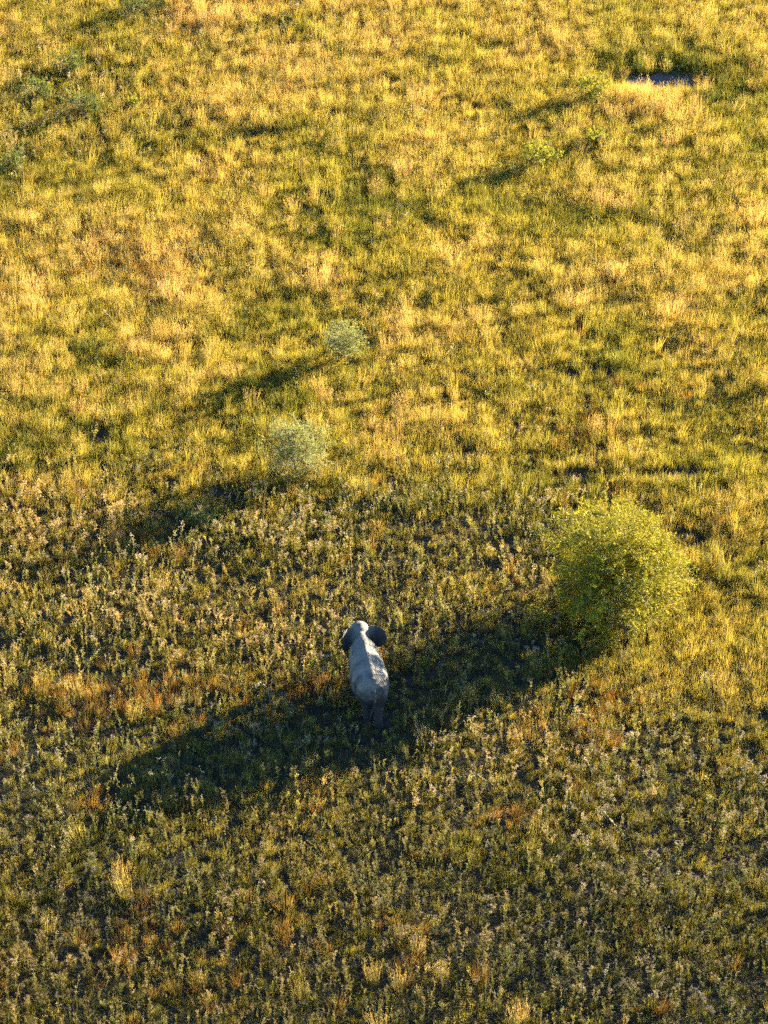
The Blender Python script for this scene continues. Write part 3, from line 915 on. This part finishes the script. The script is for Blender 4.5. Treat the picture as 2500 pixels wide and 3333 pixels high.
def sizes(n, lo, hi, tall_lo=.85, tall_hi=1.15):
    s = rng.uniform(lo, hi, n)
    return np.stack([s, s, s * rng.uniform(tall_lo, tall_hi, n)], 1)

def bare(px, py, x, y):
    return np.clip(blobs(px, py, BARE) * (1 - .6 * smooth(2450, 2600, py)) + (.6 + .7 * smooth(1500, 2300, py)) * np.clip(fnoise(x, y, 1.6, 41, 2) - .42, 0, 1), 0, 1)

x, y, px, py = lay(12.5, lambda px, py, x, y: np.clip(1.0 - 1.1 * bare(px, py, x, y), 0, 1) * (1 - .42 * zone_weed(px, py, x, y)) * (1 - .75 * np.clip(blobs(px, py, RUST), 0, 1)))
hgt = .75 + .45 * np.clip(fnoise(x, y, 3.2, 52, 2) + .5, 0, 1)
scatter('grass', 'grass', x, y, sizes(len(x), .75, 1.2) * (hgt * (1 - .34 * zone_weed(px, py, x, y)))[:, None], zone_tint(px, py, x, y) + .06 * zone_weed(px, py, x, y) - .10 * smooth(2500, 3200, py) + rng.normal(0, .07, len(x)), np.clip(rng.random(len(x)) - .45 * smooth(2350, 3150, py), -.35, 1), leaning(len(x), .10),
        'short yellow-green grass covering the whole meadow', 'grass')

x, y, px, py = lay(6, lambda px, py, x, y: np.clip(.30 + .55 * fnoise(x, y, 3.6, 21, 2) + .35 * smooth(700, 0, py), 0, 1) * (1 - zone_weed(px, py, x, y)) * (1 - bare(px, py, x, y)))
scatter('tall_grass', 'tallgrass', x, y, sizes(len(x), .7, 1.15), zone_tint(px, py, x, y) + rng.normal(.02, .08, len(x)), rng.random(len(x)), leaning(len(x), .09, .08),
        'taller upright grass in the far part of the meadow', 'grass')

x, y, px, py = lay(5, lambda px, py, x, y: np.clip(.05 + .10 * smooth(900, 100, py) + .60 * fnoise(x, y, 4.5, 22, 3) + .9 * blobs(px, py, STRAW), 0, 1) * (1 - .9 * zone_weed(px, py, x, y)) * (1 - bare(px, py, x, y)))
scatter('straw_grass', 'straw', x, y, sizes(len(x), .6, 1.1), np.clip(.45 + .5 * fnoise(x, y, 6, 24, 2) + .3 * blobs(px, py, RUST) + rng.normal(0, .15, len(x)), 0, 1), rng.random(len(x)), leaning(len(x), .08, .10),
        'feathery straw-coloured grass in pale patches over the meadow', 'grass')

x, y, px, py = lay(6, lambda px, py, x, y: np.clip(blobs(px, py, RUST) + .9 * np.clip(fnoise(x, y, 2.6, 25, 2) - .30, 0, 1) * (.3 + zone_weed(px, py, x, y)), 0, 1))
k = bush_keep(x, y); x, y, px, py = x[k], y[k], px[k], py[k]
scatter('rust_grass', 'rust', x, y, sizes(len(x), .55, 1.15), rng.random(len(x)), rng.random(len(x)), leaning(len(x), .10, .05),
        'dead rust-orange grass in patches', 'grass')

LOW = [(640, 2540, 320, 70, .6), (300, 1800, 320, 45, .5), (1225, 2425, 120, 40, 1.0), (1180, 2290, 110, 50, .6), (900, 2480, 260, 60, .6), (1500, 2230, 260, 60, .45)]
x, y, px, py = lay(10, lambda px, py, x, y: np.clip(zone_weed(px, py, x, y) * (.58 + .60 * fnoise(x, y, 2.4, 26, 2)) + .015, 0, 1) * (1 - .85 * bare(px, py, x, y)) * (1 - .6 * np.clip(blobs(px, py, RUST), 0, 1)) * (1 - .6 * np.clip(blobs(px, py, YELLOW), 0, 1)) * (1 - .9 * np.clip(blobs(px, py, LOW), 0, 1)))
k = bush_keep(x, y); x, y, px, py = x[k], y[k], px[k], py[k]
WT = np.clip(.47 + .5 * fnoise(x, y, 4.5, 27, 2) + rng.normal(0, .15, len(x)), 0, 1)
WV = np.clip(rng.random(len(x)) * .75 + .25 - .52 * smooth(2350, 3100, py) + .25 * smooth(2400, 1900, py) + .25 * fnoise(x, y, 3.0, 44, 2), 0, 1)
WS = sizes(len(x), .55, 1.22) * (1 + .22 * fnoise(x, y, 3.0, 61, 2))[:, None]
pink = rng.random(len(x)) < zone_pink(px, py, x, y)
# the weeds that show largest stand alone (below); the rest are one mass
near = py + 260 * (WS[:, 2] - .9) + rng.normal(0, 30, len(x))
inside = (px > 30) & (px < 2470) & (py < 3360)
order = np.argsort(-np.where(inside, near, -1e9))
solo = np.zeros(len(x), bool); solo[order[:290]] = True
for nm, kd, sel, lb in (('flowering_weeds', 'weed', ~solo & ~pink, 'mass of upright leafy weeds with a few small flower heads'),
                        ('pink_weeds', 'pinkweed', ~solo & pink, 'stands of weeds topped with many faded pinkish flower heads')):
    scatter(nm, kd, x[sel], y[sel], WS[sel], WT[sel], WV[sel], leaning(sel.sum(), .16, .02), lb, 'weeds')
SOLO = (x[solo], y[solo], px[solo], py[solo], WS[solo], WT[solo], WV[solo], pink[solo])

x, y, px, py = lay(5, lambda px, py, x, y: np.clip(zone_weed(px, py, x, y) * (.50 + .6 * fnoise(x, y, 2.0, 28, 2)) + .03, 0, 1) * (1 - .85 * bare(px, py, x, y)) * (1 - .8 * np.clip(blobs(px, py, LOW), 0, 1)))
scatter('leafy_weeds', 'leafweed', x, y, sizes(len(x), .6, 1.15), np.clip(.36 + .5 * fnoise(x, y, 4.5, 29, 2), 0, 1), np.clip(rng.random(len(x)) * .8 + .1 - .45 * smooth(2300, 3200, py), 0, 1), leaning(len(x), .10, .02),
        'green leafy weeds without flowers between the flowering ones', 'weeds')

x, y, px, py = lay(6, lambda px, py, x, y: np.clip(zone_weed(px, py, x, y), 0, 1))
scatter('leaf_litter', 'litter', x, y, sizes(len(x), .8, 1.3), rng.random(len(x)), rng.random(len(x)), leaning(len(x), .05, 0),
        'dark mat of fallen dead stems under the weeds', 'litter')

x, y, px, py = lay(3, lambda px, py, x, y: np.clip(.06 + .30 * fnoise(x, y, 3.0, 33, 2), 0, 1) * (1 - bare(px, py, x, y)))
scatter('low_herbs', 'herb', x, y, sizes(len(x), .6, 1.3), np.clip(.15 + .3 * rng.random(len(x)), 0, 1), rng.random(len(x)), leaning(len(x), .1, 0),
        'low broad-leaved green herbs under the grass', 'weeds')

# ------------------------------------------------------------------ plants that stand out singly
def place(name, me, x, y, size, label, cat, group, tint, vary, lean=(0, 0)):
    o = bpy.data.objects.new(name, me)
    o.location = (x, y, float(terrain(np.array([x]), np.array([y]))[0]) - .01)
    o.rotation_euler = (lean[0], lean[1], random.uniform(0, 6.283))
    o.scale = size if hasattr(size, '__len__') else (size,) * 3
    o['tint'] = float(tint); o['vary'] = float(vary)
    tag(o, label, cat, group)
    return link(o)

for i in range(len(SOLO[0])):
    sx, sy, spx, spy, ss, st, sv, sp = (a[i] for a in SOLO)
    side = 'left' if spx < 833 else ('right' if spx > 1667 else 'middle')
    look = 'many pinkish flower heads' if sp else 'few flower heads'
    place('flowering_weed', random.choice(protos['pinkweed' if sp else 'weed']), sx, sy, tuple(ss), 'leafy weed with %s in the nearest ground, %s third of the picture' % (look, side),
          'weed', 'weeds with %s in the %s third of the foreground' % (look, side), st, sv, (random.gauss(0, .08), random.gauss(.02, .08)))

TUFTS = [(560, 985, 1.25), (110, 1020, 1.1), (1035, 945, 1.2), (1360, 360, 1.1), (2090, 330, 1.2), (2150, 375, 1.2), (2215, 400, 1.0), (760, 320, 1.0), (735, 85, 1.15),
         (650, 45, 1.1), (1960, 680, 1.1), (2040, 690, .9), (1440, 850, 1.1), (2000, 920, 1.2), (1875, 1010, 1.1), (2185, 1045, 1.15), (2460, 740, 1.2), (700, 1000, .9),
         (450, 1170, 1.0), (525, 1190, 1.1), (600, 1110, 1.0), (430, 720, .9), (330, 640, .9), (1480, 880, 1.0), (1570, 1070, 1.0), (1330, 1210, .9), (2120, 560, 1.0),
         (2180, 490, .9), (640, 360, .9), (1310, 590, 1.1), (780, 770, .9), (110, 960, 1.2), (90, 740, .9), (1690, 1040, .9)]
for (qx, qy, qs) in TUFTS:
    g = ground_at(qx, qy)
    place('straw_grass_tuft', random.choice(protos['tuft']), g.x, g.y, (qs * 1.25, qs * 1.25, qs * 1.1), 'bushy pale straw grass tuft that stands out from the yellow-green grass', 'grass tuft',
          'pale straw tufts in the far meadow', random.uniform(.4, .9), random.uniform(.6, 1))
g = ground_at(1888, 1115)
place('orange_grass_tuft', protos['rust'][0], g.x, g.y, (1.0, 1.0, 1.3), 'bright orange grass tuft among pale straw grass right of centre', 'grass tuft', None, .1, 1.0)
g = ground_at(1560, 3200)
place('orange_grass_tuft', protos['rust'][1], g.x, g.y, (1.1, 1.1, 1.3), 'rust-brown grass tuft fanning out of dark ground in the lower foreground', 'grass tuft', None, .8, .7)

# bent, dry stalks
def stalk(label, pts, r):
    mb = MB()
    base = ground_at(*pts[0][:2])
    W = []
    for (qx, qy, z) in pts:
        g = ground_at(qx, qy, z); W.append(g)
    b = W[0].copy(); b.z = 0
    b.z = float(terrain(np.array([b.x]), np.array([b.y]))[0])
    P = [w - b for w in W]; P[0].z = 0
    fine = []
    for i in range(len(P) - 1):
        for k in range(4): fine.append(P[i].lerp(P[i + 1], k / 4))
    fine.append(P[-1])
    n = len(fine)
    tube(mb, fine, [r * (1 - .6 * i / n) for i in range(n)], 5)
    for k in range(40):
        q = random.choice(fine[n // 3:])
        leaf(mb, q, Vector((random.gauss(0, 1), random.gauss(0, 1), random.gauss(0, .7))), Vector((0, 0, 1)), random.uniform(.05, .12), .025)
    o = bpy.data.objects.new('dry_stalk', mb.mesh('dry_stalk', [M['dead']]))
    o.location = b
    tag(o, label, 'stalk', 'bent dry stalks among the plants')
    link(o)
stalk('dry stalk bent over to the left right of the elephant shadow tip', [(1600, 2590, 0), (1580, 2540, .5), (1555, 2522, .7), (1500, 2530, .6)], .016)
stalk('long leaning dry stalk in the right foreground weeds', [(1945, 2540, 0), (1925, 2500, .4), (1905, 2470, .8)], .016)
stalk('dry stalk slanting across the weeds at lower right', [(2010, 2695, 0), (1985, 2665, .45), (1965, 2640, .8)], .015)
stalk('pale arched dry stalk in the far middle grass', [(1405, 385, 0), (1395, 365, .5), (1370, 350, .8), (1335, 345, .8)], .018)
stalk('thin dry stalk slanting in the grass on the far left', [(385, 1060, 0), (365, 1040, .35), (340, 1010, .7)], .015)
stalk('curled dry stalk on the left above the elephant shadow', [(880, 2290, 0), (872, 2240, .6), (850, 2222, .9), (825, 2235, .8)], .014)
